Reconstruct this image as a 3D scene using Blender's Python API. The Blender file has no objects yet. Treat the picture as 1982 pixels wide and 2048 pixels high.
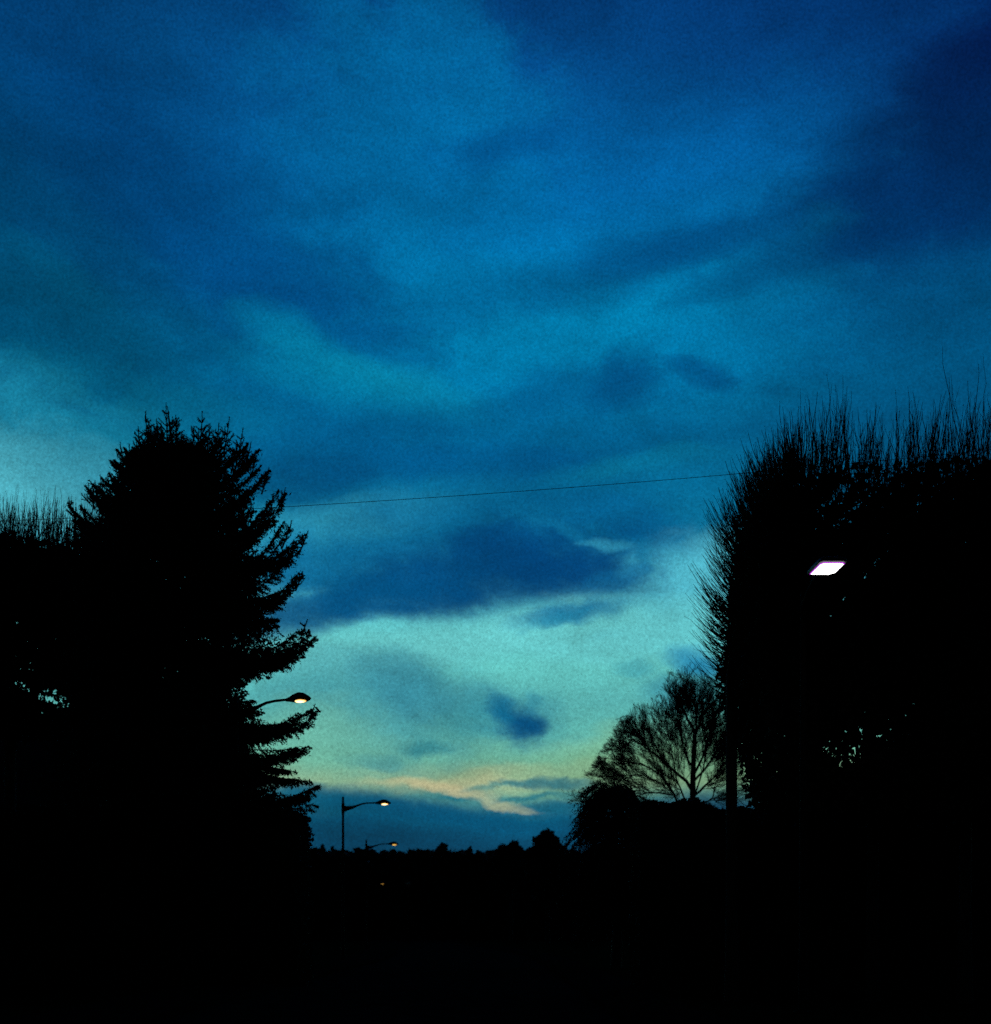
import bpy, math, random
import numpy as np

rng = np.random.default_rng(7)
random.seed(7)
scene = bpy.context.scene
col = scene.collection

# ------------------------------------------------------------------ camera
FPX, CX, HZ, W, H = 2400.0, 991.0, 1860.0, 1982.0, 2048.0
EYE = 1.6
cam_d = bpy.data.cameras.new('camera')
cam = bpy.data.objects.new('camera', cam_d)
col.objects.link(cam)
cam.location = (0, 0, EYE)
cam.rotation_euler = (math.radians(90), 0, 0)
cam_d.sensor_fit = 'HORIZONTAL'
cam_d.sensor_width = 36.0
cam_d.lens = 36.0 * FPX / W
cam_d.shift_y = (HZ - H / 2) / W
cam_d.clip_end = 6000
cam_d.dof.use_dof = True
cam_d.dof.focus_distance = 29.0
cam_d.dof.aperture_fstop = 0.8
scene.camera = cam


def at(px, py, d):
    """world point seen at photo pixel (px,py) at distance d along +Y"""
    return np.array([(px - CX) / FPX * d, d, (HZ - py) / FPX * d + EYE])


def lin(r, g, b):
    f = lambda c: (c / 255 / 12.92) if c / 255 <= 0.04045 else ((c / 255 + 0.055) / 1.055) ** 2.4
    return (f(r), f(g), f(b), 1.0)


# ------------------------------------------------------------------ materials
def material(name, c1, c2, scale=4.0, rough=0.9, bump=0.0, detail=4, wave=None, metal=0.0, spec=0.2):
    m = bpy.data.materials.new(name)
    m.use_nodes = True
    nt = m.node_tree
    b = nt.nodes['Principled BSDF']
    b.inputs['Roughness'].default_value = rough
    b.inputs['Metallic'].default_value = metal
    b.inputs['Specular IOR Level'].default_value = spec
    tc = nt.nodes.new('ShaderNodeTexCoord')
    n = nt.nodes.new('ShaderNodeTexNoise')
    n.inputs['Scale'].default_value = scale
    n.inputs['Detail'].default_value = detail
    r = nt.nodes.new('ShaderNodeValToRGB')
    r.color_ramp.elements[0].position = 0.32
    r.color_ramp.elements[1].position = 0.68
    r.color_ramp.elements[0].color = (*c1, 1)
    r.color_ramp.elements[1].color = (*c2, 1)
    src = tc.outputs['Object']
    if wave:
        mp = nt.nodes.new('ShaderNodeMapping')
        mp.inputs['Scale'].default_value = wave
        nt.links.new(src, mp.inputs['Vector'])
        src = mp.outputs['Vector']
    nt.links.new(src, n.inputs['Vector'])
    nt.links.new(n.outputs['Fac'], r.inputs['Fac'])
    nt.links.new(r.outputs['Color'], b.inputs['Base Color'])
    if bump:
        bp = nt.nodes.new('ShaderNodeBump')
        bp.inputs['Strength'].default_value = bump
        bp.inputs['Distance'].default_value = 0.02
        nt.links.new(n.outputs['Fac'], bp.inputs['Height'])
        nt.links.new(bp.outputs['Normal'], b.inputs['Normal'])
    return m


def emitter(name, centre, edge, s_c, s_e, radius):
    """glowing lamp glass: hotter in the middle, over the bulb, than at its rim"""
    m = bpy.data.materials.new(name)
    m.use_nodes = True
    nt = m.node_tree
    for n in list(nt.nodes):
        nt.nodes.remove(n)
    out = nt.nodes.new('ShaderNodeOutputMaterial')
    em = nt.nodes.new('ShaderNodeEmission')
    tc = nt.nodes.new('ShaderNodeTexCoord')
    mp = nt.nodes.new('ShaderNodeMapping')
    mp.inputs['Scale'].default_value = (1 / radius[0], 1 / radius[1], 0.0)
    ln = nt.nodes.new('ShaderNodeVectorMath')
    ln.operation = 'LENGTH'
    rp = nt.nodes.new('ShaderNodeValToRGB')
    rp.color_ramp.elements[0].position = 0.30
    rp.color_ramp.elements[1].position = 0.98
    rp.color_ramp.elements[0].color = (*[c * s_c / 8 for c in centre], 1)
    rp.color_ramp.elements[1].color = (*[c * s_e / 8 for c in edge], 1)
    nt.links.new(tc.outputs['Object'], mp.inputs['Vector'])
    nt.links.new(mp.outputs['Vector'], ln.inputs[0])
    nt.links.new(ln.outputs['Value'], rp.inputs['Fac'])
    nt.links.new(rp.outputs['Color'], em.inputs['Color'])
    em.inputs['Strength'].default_value = 8.0
    nt.links.new(em.outputs['Emission'], out.inputs['Surface'])
    return m


M_needle = material('spruce_needles', (0.012, 0.022, 0.014), (0.03, 0.045, 0.026), 3.0)
M_bark = material('bark', (0.018, 0.014, 0.011), (0.045, 0.036, 0.028), 9.0, bump=0.6, wave=(1, 1, 0.25))
M_twig = material('twigs', (0.016, 0.012, 0.010), (0.035, 0.026, 0.020), 6.0)
M_leaf = material('dry_leaves', (0.016, 0.016, 0.010), (0.032, 0.028, 0.016), 5.0)
M_hedge = material('hedge_leaves', (0.010, 0.018, 0.010), (0.026, 0.036, 0.018), 5.0)
M_wood = material('far_foliage', (0.012, 0.018, 0.014), (0.028, 0.036, 0.026), 0.6)
M_pole = material('painted_steel', (0.006, 0.007, 0.007), (0.010, 0.011, 0.011), 14.0, rough=0.8, spec=0.05)
M_head = material('lamp_housing', (0.014, 0.015, 0.016), (0.022, 0.022, 0.024), 20.0, rough=0.5, spec=0.3)
M_cable = material('cable_rubber', (0.010, 0.010, 0.011), (0.02, 0.02, 0.02), 30.0)
M_asph = material('asphalt', (0.010, 0.010, 0.011), (0.020, 0.020, 0.020), 1.4, rough=1.0, bump=0.3, detail=9, spec=0.0)
M_pave = material('paving', (0.008, 0.008, 0.0075), (0.014, 0.014, 0.013), 2.2, rough=1.0, bump=0.3, detail=8, spec=0.0)
M_kerb = material('kerb_stone', (0.007, 0.007, 0.007), (0.012, 0.012, 0.012), 5.0, rough=1.0, spec=0.0)
M_paint = material('road_paint', (0.010, 0.010, 0.010), (0.015, 0.015, 0.015), 9.0, rough=1.0, spec=0.0)
M_grass = material('grass', (0.006, 0.009, 0.004), (0.014, 0.018, 0.009), 0.35, rough=1.0, bump=0.4, detail=10, spec=0.0)
M_render = material('house_render', (0.10, 0.095, 0.085), (0.15, 0.14, 0.125), 1.5, bump=0.2, detail=8)
M_slate = material('slate_roof', (0.02, 0.022, 0.026), (0.045, 0.047, 0.052), 5.0, rough=0.75, bump=0.4, wave=(1, 6, 6))
M_glass = material('window_glass', (0.01, 0.012, 0.014), (0.016, 0.018, 0.02), 2.0, rough=0.12, spec=0.5)
M_frame = material('window_frame', (0.16, 0.16, 0.155), (0.24, 0.24, 0.23), 6.0)
M_sign = material('sign_face', (0.20, 0.05, 0.05), (0.3, 0.08, 0.08), 6.0, rough=0.5)
M_signw = material('sign_bar', (0.5, 0.5, 0.5), (0.6, 0.6, 0.6), 6.0, rough=0.5)


# ------------------------------------------------------------------ mesh helpers
class Mesh:
    def __init__(s):
        s.v, s.q, s.t, s.n = [], [], [], 0

    def add(s, V, F):
        V = np.asarray(V, float).reshape(-1, 3)
        F = np.asarray(F, int)
        if len(F) == 0:
            return s
        s.v.append(V)
        (s.q if F.shape[1] == 4 else s.t).append(F + s.n)
        s.n += len(V)
        return s

    def polys(s, V, faces):
        for f in faces:
            if len(f) == 4 or len(f) == 3:
                s.add(np.array([V[i] for i in f]), [list(range(len(f)))])
            else:
                c = np.mean([V[i] for i in f], axis=0)
                for a in range(len(f)):
                    s.add([c, V[f[a]], V[f[(a + 1) % len(f)]]], [[0, 1, 2]])
        return s

    def build(s, name, mat, parent=None, smooth=False, origin=None):
        V = np.concatenate(s.v)
        base = np.zeros(3)
        if origin is not None:
            base = np.asarray(origin, float)
            V = V - base
        Q = np.concatenate(s.q) if s.q else np.zeros((0, 4), int)
        T = np.concatenate(s.t) if s.t else np.zeros((0, 3), int)
        me = bpy.data.meshes.new(name)
        me.vertices.add(len(V))
        me.vertices.foreach_set('co', V.astype(np.float32).ravel())
        me.loops.add(Q.size + T.size)
        me.loops.foreach_set('vertex_index', np.concatenate([Q.ravel(), T.ravel()]).astype(np.int32))
        me.polygons.add(len(Q) + len(T))
        st = np.concatenate([np.arange(len(Q)) * 4, Q.size + np.arange(len(T)) * 3])
        me.polygons.foreach_set('loop_start', st.astype(np.int32))
        me.update(calc_edges=True)
        me.validate()
        if smooth:
            me.polygons.foreach_set('use_smooth', np.ones(len(me.polygons), bool))
        me.materials.append(mat)
        o = bpy.data.objects.new(name, me)
        col.objects.link(o)
        if parent is not None:
            o.parent = parent
            if origin is not None:
                o.location = base
        elif origin is not None:
            o.location = base
        return o


def thing(name, label, cat, loc, group=None):
    o = bpy.data.objects.new(name, None)
    col.objects.link(o)
    o.location = loc
    o.empty_display_size = 0.3
    tag(o, label, cat, group)
    return o


def tag(o, label=None, cat=None, group=None, kind=None):
    if label: o['label'] = label
    if cat: o['category'] = cat
    if group: o['group'] = group
    if kind: o['kind'] = kind
    return o


def unit(a):
    return a / np.maximum(np.linalg.norm(a, axis=-1, keepdims=True), 1e-9)


def tubes(P, R, s=3):
    """P (n,k,3) centre lines, R (n,k) radii -> verts, quads"""
    P = np.asarray(P, float)
    R = np.asarray(R, float)
    if P.ndim == 2:
        P = P[None]
    if R.ndim == 1:
        R = R[None]
    n, k, _ = P.shape
    T = unit(np.gradient(P, axis=1))
    ref = np.array([0.31, 0.83, 0.17])
    A = unit(np.cross(T, ref))
    B = np.cross(T, A)
    ang = np.arange(s) * 2 * math.pi / s
    V = P[:, :, None] + R[:, :, None, None] * (np.cos(ang)[:, None] * A[:, :, None] + np.sin(ang)[:, None] * B[:, :, None])
    idx = np.arange(n * k * s).reshape(n, k, s)
    a = idx[:, :-1]
    b = idx[:, 1:]
    F = np.stack([a, np.roll(a, -1, 2), np.roll(b, -1, 2), b], -1).reshape(-1, 4)
    return V.reshape(-1, 3), F


def capped_tube(mb, P, R, s=12):
    P = np.asarray(P, float)
    R = np.asarray(R, float)
    V, F = tubes(P, R, s)
    mb.add(V, F)
    k = len(P)
    for e, o in ((0, 0), (k - 1, (k - 1) * s)):
        c = P[e]
        ring = V[o:o + s]
        W_ = np.vstack([c, ring])
        mb.add(W_, [[0, 1 + i, 1 + (i + 1) % s] for i in range(s)])


def box(mb, x0, x1, y0, y1, z0, z1):
    V = np.array([[x, y, z] for x in (x0, x1) for y in (y0, y1) for z in (z0, z1)], float)
    mb.add(V, [[0, 1, 3, 2], [4, 6, 7, 5], [0, 4, 5, 1], [2, 3, 7, 6], [0, 2, 6, 4], [1, 5, 7, 3]])


def leaves(C, size, squash=0.55):
    """leaf shaped quads (diamonds) at the points C, random facing"""
    n = len(C)
    a = unit(rng.normal(size=(n, 3)))
    b = unit(np.cross(a, rng.normal(size=(n, 3))))
    s = (size * rng.uniform(0.6, 1.4, n))[:, None]
    V = np.stack([C - a * s, C - b * s * squash, C + a * s, C + b * s * squash], 1).reshape(-1, 3)
    return V, np.arange(4 * n).reshape(n, 4)


def curve_points(S, D, L, k, bend, wob=0.0):
    """n curves starting at S, heading D, length L, pulled by vector bend (n,3) or (3,) with t^2"""
    n = len(S)
    t = np.linspace(0, 1, k)[None, :, None]
    P = S[:, None] + D[:, None] * L[:, None, None] * t + np.broadcast_to(bend, (n, 3))[:, None] * L[:, None, None] * t ** 2
    if wob:
        w = np.cumsum(rng.normal(size=(n, k, 3)), 1) * wob * L[:, None, None] / k
        w[:, 0] = 0
        P = P + w
    return P


def poly_at(P, t):
    """points and tangents on polyline batch P (n,k,3) at t (n,m)"""
    n, k, _ = P.shape
    x = np.clip(t, 0, 0.9999) * (k - 1)
    i = x.astype(int)
    f = (x - i)[..., None]
    r = np.arange(n)[:, None]
    a, b = P[r, i], P[r, i + 1]
    return a + (b - a) * f, unit(b - a)


def in_poly(px, py, poly):
    c = np.zeros(len(px), bool)
    j = len(poly) - 1
    for i in range(len(poly)):
        xi, yi = poly[i]
        xj, yj = poly[j]
        m = ((yi > py) != (yj > py))
        with np.errstate(divide='ignore', invalid='ignore'):
            xx = (xj - xi) * (py - yi) / ((yj - yi) or 1e-9) + xi
        c ^= m & (px < xx)
        j = i
    return c


# ------------------------------------------------------------------ sky (world)
world = bpy.data.worlds.new('World')
scene.world = world
world.use_nodes = True
nt = world.node_tree
for n in list(nt.nodes):
    nt.nodes.remove(n)
N = nt.nodes.new
L_ = nt.links.new
VS = 1 / 0.957        # my reading grid of the photo -> photo pixels


def azel(vx, vy):
    p = at(vx * VS, vy * VS, 1.0) - np.array([0, 0, EYE])
    return math.atan2(p[0], p[1]), math.atan2(p[2], math.hypot(p[0], p[1]))


def math_(op, a, b=None, clamp=False):
    m = N('ShaderNodeMath')
    m.operation = op
    m.use_clamp = clamp
    for i, v in enumerate((a, b)):
        if v is None: continue
        if isinstance(v, (int, float)):
            m.inputs[i].default_value = v
        else:
            L_(v, m.inputs[i])
    return m.outputs[0]


tc = N('ShaderNodeTexCoord')
sep = N('ShaderNodeSeparateXYZ')
L_(tc.outputs['Generated'], sep.inputs[0])
X, Y, Z = sep.outputs
az = math_('ARCTAN2', X, Y)
hyp = math_('SQRT', math_('ADD', math_('MULTIPLY', X, X), math_('MULTIPLY', Y, Y)))
el = math_('ARCTAN2', Z, hyp)
comb = N('ShaderNodeCombineXYZ')
L_(az, comb.inputs[0]); L_(el, comb.inputs[1]); comb.inputs[2].default_value = 1.0
UV = comb.outputs[0]


def noise(vec, scale, detail, rough, stretch=(1, 1, 1), w=0.0, rot=0.0, dist=0.0):
    mp = N('ShaderNodeMapping')
    mp.inputs['Scale'].default_value = stretch
    mp.inputs['Rotation'].default_value = (0, 0, rot)
    mp.inputs['Location'].default_value = (w, w * 0.7, w * 1.3)
    L_(vec, mp.inputs[0])
    n_ = N('ShaderNodeTexNoise')
    n_.inputs['Scale'].default_value = scale
    n_.inputs['Detail'].default_value = detail
    n_.inputs['Roughness'].default_value = rough
    n_.inputs['Distortion'].default_value = dist
    L_(mp.outputs[0], n_.inputs['Vector'])
    return n_


def warp(vec, amp, scale, detail, stretch, w):
    n_ = noise(vec, scale, detail, 0.55, stretch, w)
    s = N('ShaderNodeVectorMath'); s.operation = 'SUBTRACT'
    L_(n_.outputs['Color'], s.inputs[0]); s.inputs[1].default_value = (0.5, 0.5, 0.5)
    m = N('ShaderNodeVectorMath'); m.operation = 'MULTIPLY'
    L_(s.outputs[0], m.inputs[0]); m.inputs[1].default_value = (amp * 1.5, amp, 0)
    a = N('ShaderNodeVectorMath'); a.operation = 'ADD'
    L_(vec, a.inputs[0]); L_(m.outputs[0], a.inputs[1])
    return a.outputs[0]


UVbig = warp(UV, 0.04, 5.0, 3.0, (1, 1.8, 1), 3.1)
UVmid = warp(UV, 0.024, 16.0, 4.0, (1, 1.7, 1), 8.7)
UVsml = warp(UV, 0.016, 40.0, 3.0, (1, 1.6, 1), 1.9)

# clear-sky base by elevation
ramp = N('ShaderNodeValToRGB')
ELMAX = math.pi / 2
mr = N('ShaderNodeMapRange')
mr.inputs['From Max'].default_value = ELMAX
sy = N('ShaderNodeSeparateXYZ')
L_(UVmid, sy.inputs[0])
L_(sy.outputs[1], mr.inputs['Value'])
L_(mr.outputs['Result'], ramp.inputs['Fac'])
STOPS = [(1640, (2, 60, 90)), (1600, (2, 70, 102)), (1560, (3, 88, 120)), (1525, (70, 135, 135)),
         (1495, (146, 176, 138)), (1455, (110, 180, 156)), (1410, (92, 176, 166)), (1350, (88, 176, 174)),
         (1280, (96, 190, 186)), (1200, (92, 188, 192)), (1120, (60, 160, 182)), (1030, (22, 125, 160)),
         (940, (10, 112, 152)), (850, (2, 100, 145)), (740, (0, 116, 162)), (620, (0, 120, 168)),
         (480, (0, 108, 165)), (360, (2, 96, 158)), (220, (3, 84, 146)), (90, (3, 68, 126)),
         (0, (3, 58, 114))]
els = ramp.color_ramp.elements
stops = []
for vy, c in STOPS:
    stops.append((azel(948, vy)[1] / ELMAX, lin(*c)))
stops += [(0.47, lin(2, 36, 80)), (0.56, lin(2, 14, 38)), (0.75, lin(1, 5, 16)), (1.0, lin(1, 3, 10))]
while len(els) < len(stops):
    els.new(0.5)
for e, (p, c) in zip(els, sorted(stops, key=lambda q: q[0])):
    e.position = p
    e.color = c
cur = ramp.outputs['Color']

# cloud banks: x, y, half width, half height, tilt (deg, + = falls to the right), colour, strength, warp size
BLOBS = [
    # heavier cloud, plus corner vignetting painted into the sky colour, sides and top right
    (1990, 150, 580, 300, -28, (2, 16, 72), 0.85, 1),
    (1950, -60, 700, 300, 0, (2, 24, 84), 0.7, 0),
    (1940, 360, 460, 300, -15, (0, 34, 86), 0.75, 0),
    (1500, 60, 560, 260, 0, (2, 58, 118), 0.4, 0),
    (-120, 60, 620, 560, 0, (2, 50, 92), 0.75, 0),
    (-60, 610, 640, 330, 0, (0, 66, 106), 0.95, 0),
    (2020, 760, 620, 460, 0, (0, 62, 106), 0.85, 0),
    (2010, 130, 400, 220, -28, (2, 6, 52), 0.8, 1),
    (1760, 400, 420, 190, -12, (0, 52, 106), 0.6, 1),
    # lighter veils
    (840, 430, 380, 330, 60, (0, 122, 178), 0.7, 1),
    (560, 180, 420, 240, 20, (2, 84, 142), 0.35, 1),
    (1080, 640, 480, 130, -8, (0, 130, 180), 0.75, 1),
    (1500, 640, 420, 100, -4, (0, 102, 154), 0.5, 1),
    (1200, 320, 420, 130, -4, (0, 94, 158), 0.4, 1),
    # dark diagonal mass upper left
    (400, 470, 520, 210, 28, (0, 64, 120), 0.75, 1),
    (270, 360, 250, 130, 28, (0, 62, 114), 0.55, 1),
    (560, 560, 280, 90, 14, (0, 70, 126), 0.65, 1),
    (40, 300, 300, 140, 25, (0, 58, 102), 0.75, 1),
    (60, 420, 260, 80, 20, (0, 68, 110), 0.6, 1),
    (110, 520, 100, 32, 21, (0, 88, 126), 0.6, 2),
    (620, 405, 120, 34, -14, (0, 90, 146), 0.5, 2),
    # bright diagonal streak below it
    (400, 660, 170, 36, 21, (0, 102, 146), 0.5, 1),
    (650, 700, 190, 50, 18, (2, 128, 168), 0.85, 1),
    (770, 745, 190, 52, 12, (6, 134, 172), 0.8, 1),
    (640, 745, 190, 44, 12, (2, 122, 162), 0.7, 1),
    (260, 750, 330, 60, 6, (0, 86, 122), 0.6, 1),
    (120, 640, 260, 100, 12, (0, 74, 108), 0.8, 1),
    (290, 570, 220, 50, 25, (0, 70, 114), 0.6, 1),
    (30, 830, 420, 110, 8, (30, 140, 168), 0.85, 1),
    (40, 930, 340, 110, 6, (84, 180, 194), 0.95, 1),
    (300, 880, 300, 140, 8, (10, 118, 150), 0.6, 1),
    # dark cloud wisps in the middle
    (880, 580, 170, 56, -6, (0, 96, 150), 0.6, 2),
    (970, 282, 130, 44, -4, (0, 72, 134), 0.6, 2),
    (1190, 500, 220, 66, -6, (0, 76, 130), 0.6, 1),
    (1320, 472, 190, 50, -8, (0, 66, 122), 0.65, 2),
    (1500, 510, 230, 44, -8, (0, 68, 118), 0.7, 1),
    (1670, 445, 110, 42, -10, (0, 46, 96), 0.75, 2),
    (1110, 750, 210, 62, -6, (0, 84, 134), 0.85, 2),
    (1200, 725, 90, 52, -30, (0, 74, 124), 0.8, 2),
    (1350, 718, 66, 28, 18, (0, 74, 124), 0.85, 2),
    (1300, 690, 50, 20, 12, (0, 88, 140), 0.6, 2),
    (980, 850, 520, 80, 2, (0, 90, 138), 0.85, 1),
    (1600, 850, 420, 110, -5, (0, 82, 124), 0.8, 1),
    (620, 880, 250, 60, -8, (0, 82, 130), 0.85, 1),
    (590, 925, 160, 46, -4, (0, 74, 122), 0.8, 2),
    (960, 905, 330, 44, 0, (0, 82, 132), 0.8, 1),
    (1050, 880, 60, 18, 0, (0, 78, 126), 0.6, 2),
    (1210, 895, 180, 26, -4, (6, 116, 152), 0.8, 2),
    (780, 950, 230, 30, -4, (8, 108, 150), 0.5, 2),
    (1110, 948, 210, 30, -4, (0, 86, 132), 0.6, 2),
    (660, 995, 200, 42, -6, (44, 146, 176), 0.85, 2),
    (620, 1030, 130, 34, -4, (30, 132, 166), 0.6, 2),
    (860, 985, 170, 30, 0, (8, 112, 152), 0.5, 2),
    (1350, 960, 300, 110, -4, (4, 106, 148), 0.85, 1),
    (1200, 990, 150, 34, 14, (2, 92, 140), 0.85, 2),
    (1270, 1030, 110, 26, 22, (6, 96, 142), 0.8, 2),
    (640, 1080, 240, 50, -6, (10, 108, 150), 0.85, 2),
    (1350, 1130, 150, 112, -20, (84, 184, 202), 0.95, 1),
    # the main dark cloud and its tail
    (930, 1050, 360, 110, -4, (2, 94, 142), 0.85, 1),
    (980, 1088, 250, 80, -4, (0, 62, 112), 0.95, 2),
    (1010, 1050, 140, 60, 6, (0, 68, 120), 0.85, 2),
    (1100, 1095, 150, 50, 6, (0, 62, 114), 0.9, 2),
    (860, 1120, 220, 52, -6, (0, 66, 116), 0.9, 2),
    (720, 1145, 220, 44, -12, (0, 76, 126), 0.95, 2),
    (610, 1172, 190, 44, -14, (0, 76, 122), 0.95, 2),
    (560, 1120, 120, 34, -4, (0, 92, 138), 0.6, 2),
    (1100, 1020, 60, 12, 28, (12, 110, 152), 0.6, 3),
    (1158, 1044, 50, 13, 8, (50, 150, 180), 0.65, 3),
    (1208, 1084, 28, 22, -28, (50, 148, 178), 0.75, 3),
    (1235, 1070, 16, 30, 0, (20, 116, 156), 0.6, 3),
    (1180, 1110, 60, 20, -16, (10, 94, 142), 0.7, 2),
    (1030, 1182, 60, 12, -14, (40, 134, 166), 0.7, 3),
    (1160, 1212, 34, 12, -8, (66, 160, 180), 0.7, 3),
    # light gap and its wisps
    (760, 1240, 360, 48, -4, (104, 196, 196), 0.8, 1),
    (1220, 1215, 260, 60, 0, (104, 202, 204), 0.8, 1),
    (700, 1350, 220, 110, 8, (62, 146, 160), 0.8, 1),
    (780, 1310, 90, 54, 30, (46, 134, 160), 0.65, 2),
    (870, 1330, 90, 40, 10, (60, 150, 168), 0.5, 2),
    (1335, 1275, 60, 30, 22, (14, 120, 166), 0.95, 2),
    (1310, 1320, 90, 34, 0, (28, 126, 158), 0.6, 2),
    (1005, 1375, 90, 52, 10, (30, 118, 146), 0.55, 3),
    (1022, 1342, 16, 20, 0, (44, 134, 158), 0.6, 3),
    (920, 1380, 80, 40, 0, (48, 138, 152), 0.55, 2),
    (815, 1434, 44, 18, 0, (34, 124, 140), 0.85, 3),
    (712, 1458, 54, 15, 0, (30, 118, 140), 0.85, 3),
    (1100, 1416, 40, 18, 0, (66, 146, 148), 0.6, 3),
    (1210, 1280, 40, 14, 0, (60, 156, 170), 0.6, 3),
    (620, 1420, 150, 80, 0, (110, 178, 152), 0.7, 1),
    # sunset streak low down
    (1060, 1480, 230, 24, -10, (168, 186, 144), 0.85, 2),
    (900, 1500, 190, 12, -3, (184, 190, 146), 0.75, 3),
    (850, 1512, 90, 12, 6, (200, 188, 144), 0.8, 3),
    (955, 1538, 76, 9, 14, (176, 180, 142), 0.8, 3),
    (1180, 1450, 220, 50, -14, (126, 186, 150), 0.7, 1),
    (1330, 1480, 260, 60, 0, (108, 158, 120), 0.8, 1),
    (1330, 1570, 220, 40, 0, (8, 54, 82), 0.95, 1),
    (700, 1548, 190, 34, 8, (0, 78, 112), 1.0, 2),
    (620, 1530, 140, 26, 4, (4, 88, 116), 0.9, 2),
    (880, 1566, 240, 20, 5, (0, 80, 116), 0.9, 2),
    (876, 1531, 42, 6, 0, (24, 108, 126), 0.95, 3),
    (950, 1505, 60, 6, -4, (60, 134, 136), 0.85, 3),
    (1050, 1500, 90, 9, -3, (24, 106, 124), 0.95, 3),
    (1010, 1526, 60, 6, -4, (30, 112, 128), 0.9, 3),
    (1080, 1545, 90, 9, 0, (12, 94, 120), 0.9, 3),
    (1100, 1520, 70, 9, 0, (40, 118, 130), 0.6, 3),
    (640, 1600, 260, 30, 0, (0, 60, 90), 0.7, 1),
    (1100, 1174, 100, 20, -10, (10, 104, 148), 0.95, 3),
    (1060, 1190, 60, 12, -16, (30, 128, 162), 0.8, 3),
    (1000, 1384, 50, 34, 14, (0, 80, 124), 1.0, 3),
    (1010, 1392, 34, 22, 14, (0, 72, 118), 0.9, 3),
    (962, 1356, 34, 24, 42, (8, 98, 136), 0.95, 3),
]
ROT = {}
nr_ = noise(UV, 15.0, 6.0, 0.66, (1, 1.9, 1), 2.2, -0.1, 0.4)
rg = N('ShaderNodeMapRange')
rg.inputs['From Min'].default_value = 0.3; rg.inputs['From Max'].default_value = 0.7
rg.inputs['To Min'].default_value = 0.75; rg.inputs['To Max'].default_value = 2.0
L_(nr_.outputs['Fac'], rg.inputs['Value'])
RAG = rg.outputs[0]                     # ragged edges shared by all cloud banks
for (vx, vy, hw, hh, tilt, c, st, wz) in BLOBS:
    a, e = azel(vx, vy)
    a2, _ = azel(vx + 10, vy)
    _, e2 = azel(vx, vy - 10)
    ka, ke = abs(a2 - a) / 10, abs(e2 - e) / 10      # pixels -> radians around this spot
    sx_, sy_ = hw * ka * 1.17, hh * ke * 1.17
    tb = round(tilt / 7.0) * 7
    th = -math.radians(tb)
    ct, sn = math.cos(th), math.sin(th)
    if (wz, tb) not in ROT:
        base_uv = (UV, UVbig, UVmid, UVsml)[wz]
        cb = N('ShaderNodeCombineXYZ')
        for i_, vec_ in enumerate(((ct, sn, 0), (-sn, ct, 0))):
            dn = N('ShaderNodeVectorMath')
            dn.operation = 'DOT_PRODUCT'
            L_(base_uv, dn.inputs[0])
            dn.inputs[1].default_value = vec_
            L_(dn.outputs['Value'], cb.inputs[i_])
        ROT[(wz, tb)] = cb.outputs[0]
    va = N('ShaderNodeVectorMath')
    va.operation = 'MULTIPLY_ADD'
    L_(ROT[(wz, tb)], va.inputs[0])
    va.inputs[1].default_value = (1 / sx_, 1 / sy_, 0)
    va.inputs[2].default_value = (-(ct * a + sn * e) / sx_, -(-sn * a + ct * e) / sy_, 0)
    dd_ = N('ShaderNodeVectorMath')
    dd_.operation = 'DOT_PRODUCT'
    L_(va.outputs[0], dd_.inputs[0]); L_(va.outputs[0], dd_.inputs[1])
    m2 = N('ShaderNodeMapRange')
    m2.interpolation_type = 'SMOOTHSTEP'
    if wz:
        L_(RAG, m2.inputs['From Min'])
    else:
        m2.inputs['From Min'].default_value = 1.3
    m2.inputs['From Max'].default_value = -0.35
    m2.inputs['To Min'].default_value = 0.0
    m2.inputs['To Max'].default_value = st
    L_(dd_.outputs['Value'], m2.inputs['Value'])
    mx = N('ShaderNodeMix')
    mx.data_type = 'RGBA'
    mx.clamp_factor = False
    L_(m2.outputs['Result'], mx.inputs[0])
    L_(cur, mx.inputs[6])
    mx.inputs[7].default_value = lin(*c)
    cur = mx.outputs[2]

# streaky thickness variation of the cloud cover, plus camera grain put into the colour
n1 = noise(UV, 10.0, 5.0, 0.62, (1, 2.0, 1), 5.5, 0.2, 0.3)
n2 = noise(tc.outputs['Generated'], 760.0, 1.0, 0.8, (1, 1, 1), 0.0)
v1 = N('ShaderNodeMapRange')
v1.inputs['From Min'].default_value = 0.3; v1.inputs['From Max'].default_value = 0.7
v1.inputs['To Min'].default_value = 0.78; v1.inputs['To Max'].default_value = 1.16
L_(n1.outputs['Fac'], v1.inputs['Value'])
v2 = N('ShaderNodeMapRange')
v2.inputs['From Min'].default_value = 0.3; v2.inputs['From Max'].default_value = 0.7
v2.inputs['To Min'].default_value = 0.74; v2.inputs['To Max'].default_value = 1.26
L_(n2.outputs['Fac'], v2.inputs['Value'])
vf = math_('MULTIPLY', v1.outputs[0], v2.outputs[0])
# darker away from the sunset side of the sky
az_abs = math_('ABSOLUTE', az)
v3 = N('ShaderNodeMapRange')
v3.interpolation_type = 'SMOOTHSTEP'
v3.inputs['From Min'].default_value = 0.45; v3.inputs['From Max'].default_value = 1.5
v3.inputs['To Min'].default_value = 1.0; v3.inputs['To Max'].default_value = 0.05
L_(az_abs, v3.inputs['Value'])
vf = math_('MULTIPLY', vf, v3.outputs[0])
sc_ = N('ShaderNodeVectorMath'); sc_.operation = 'SCALE'
L_(cur, sc_.inputs[0]); L_(vf, sc_.inputs['Scale'])
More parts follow.
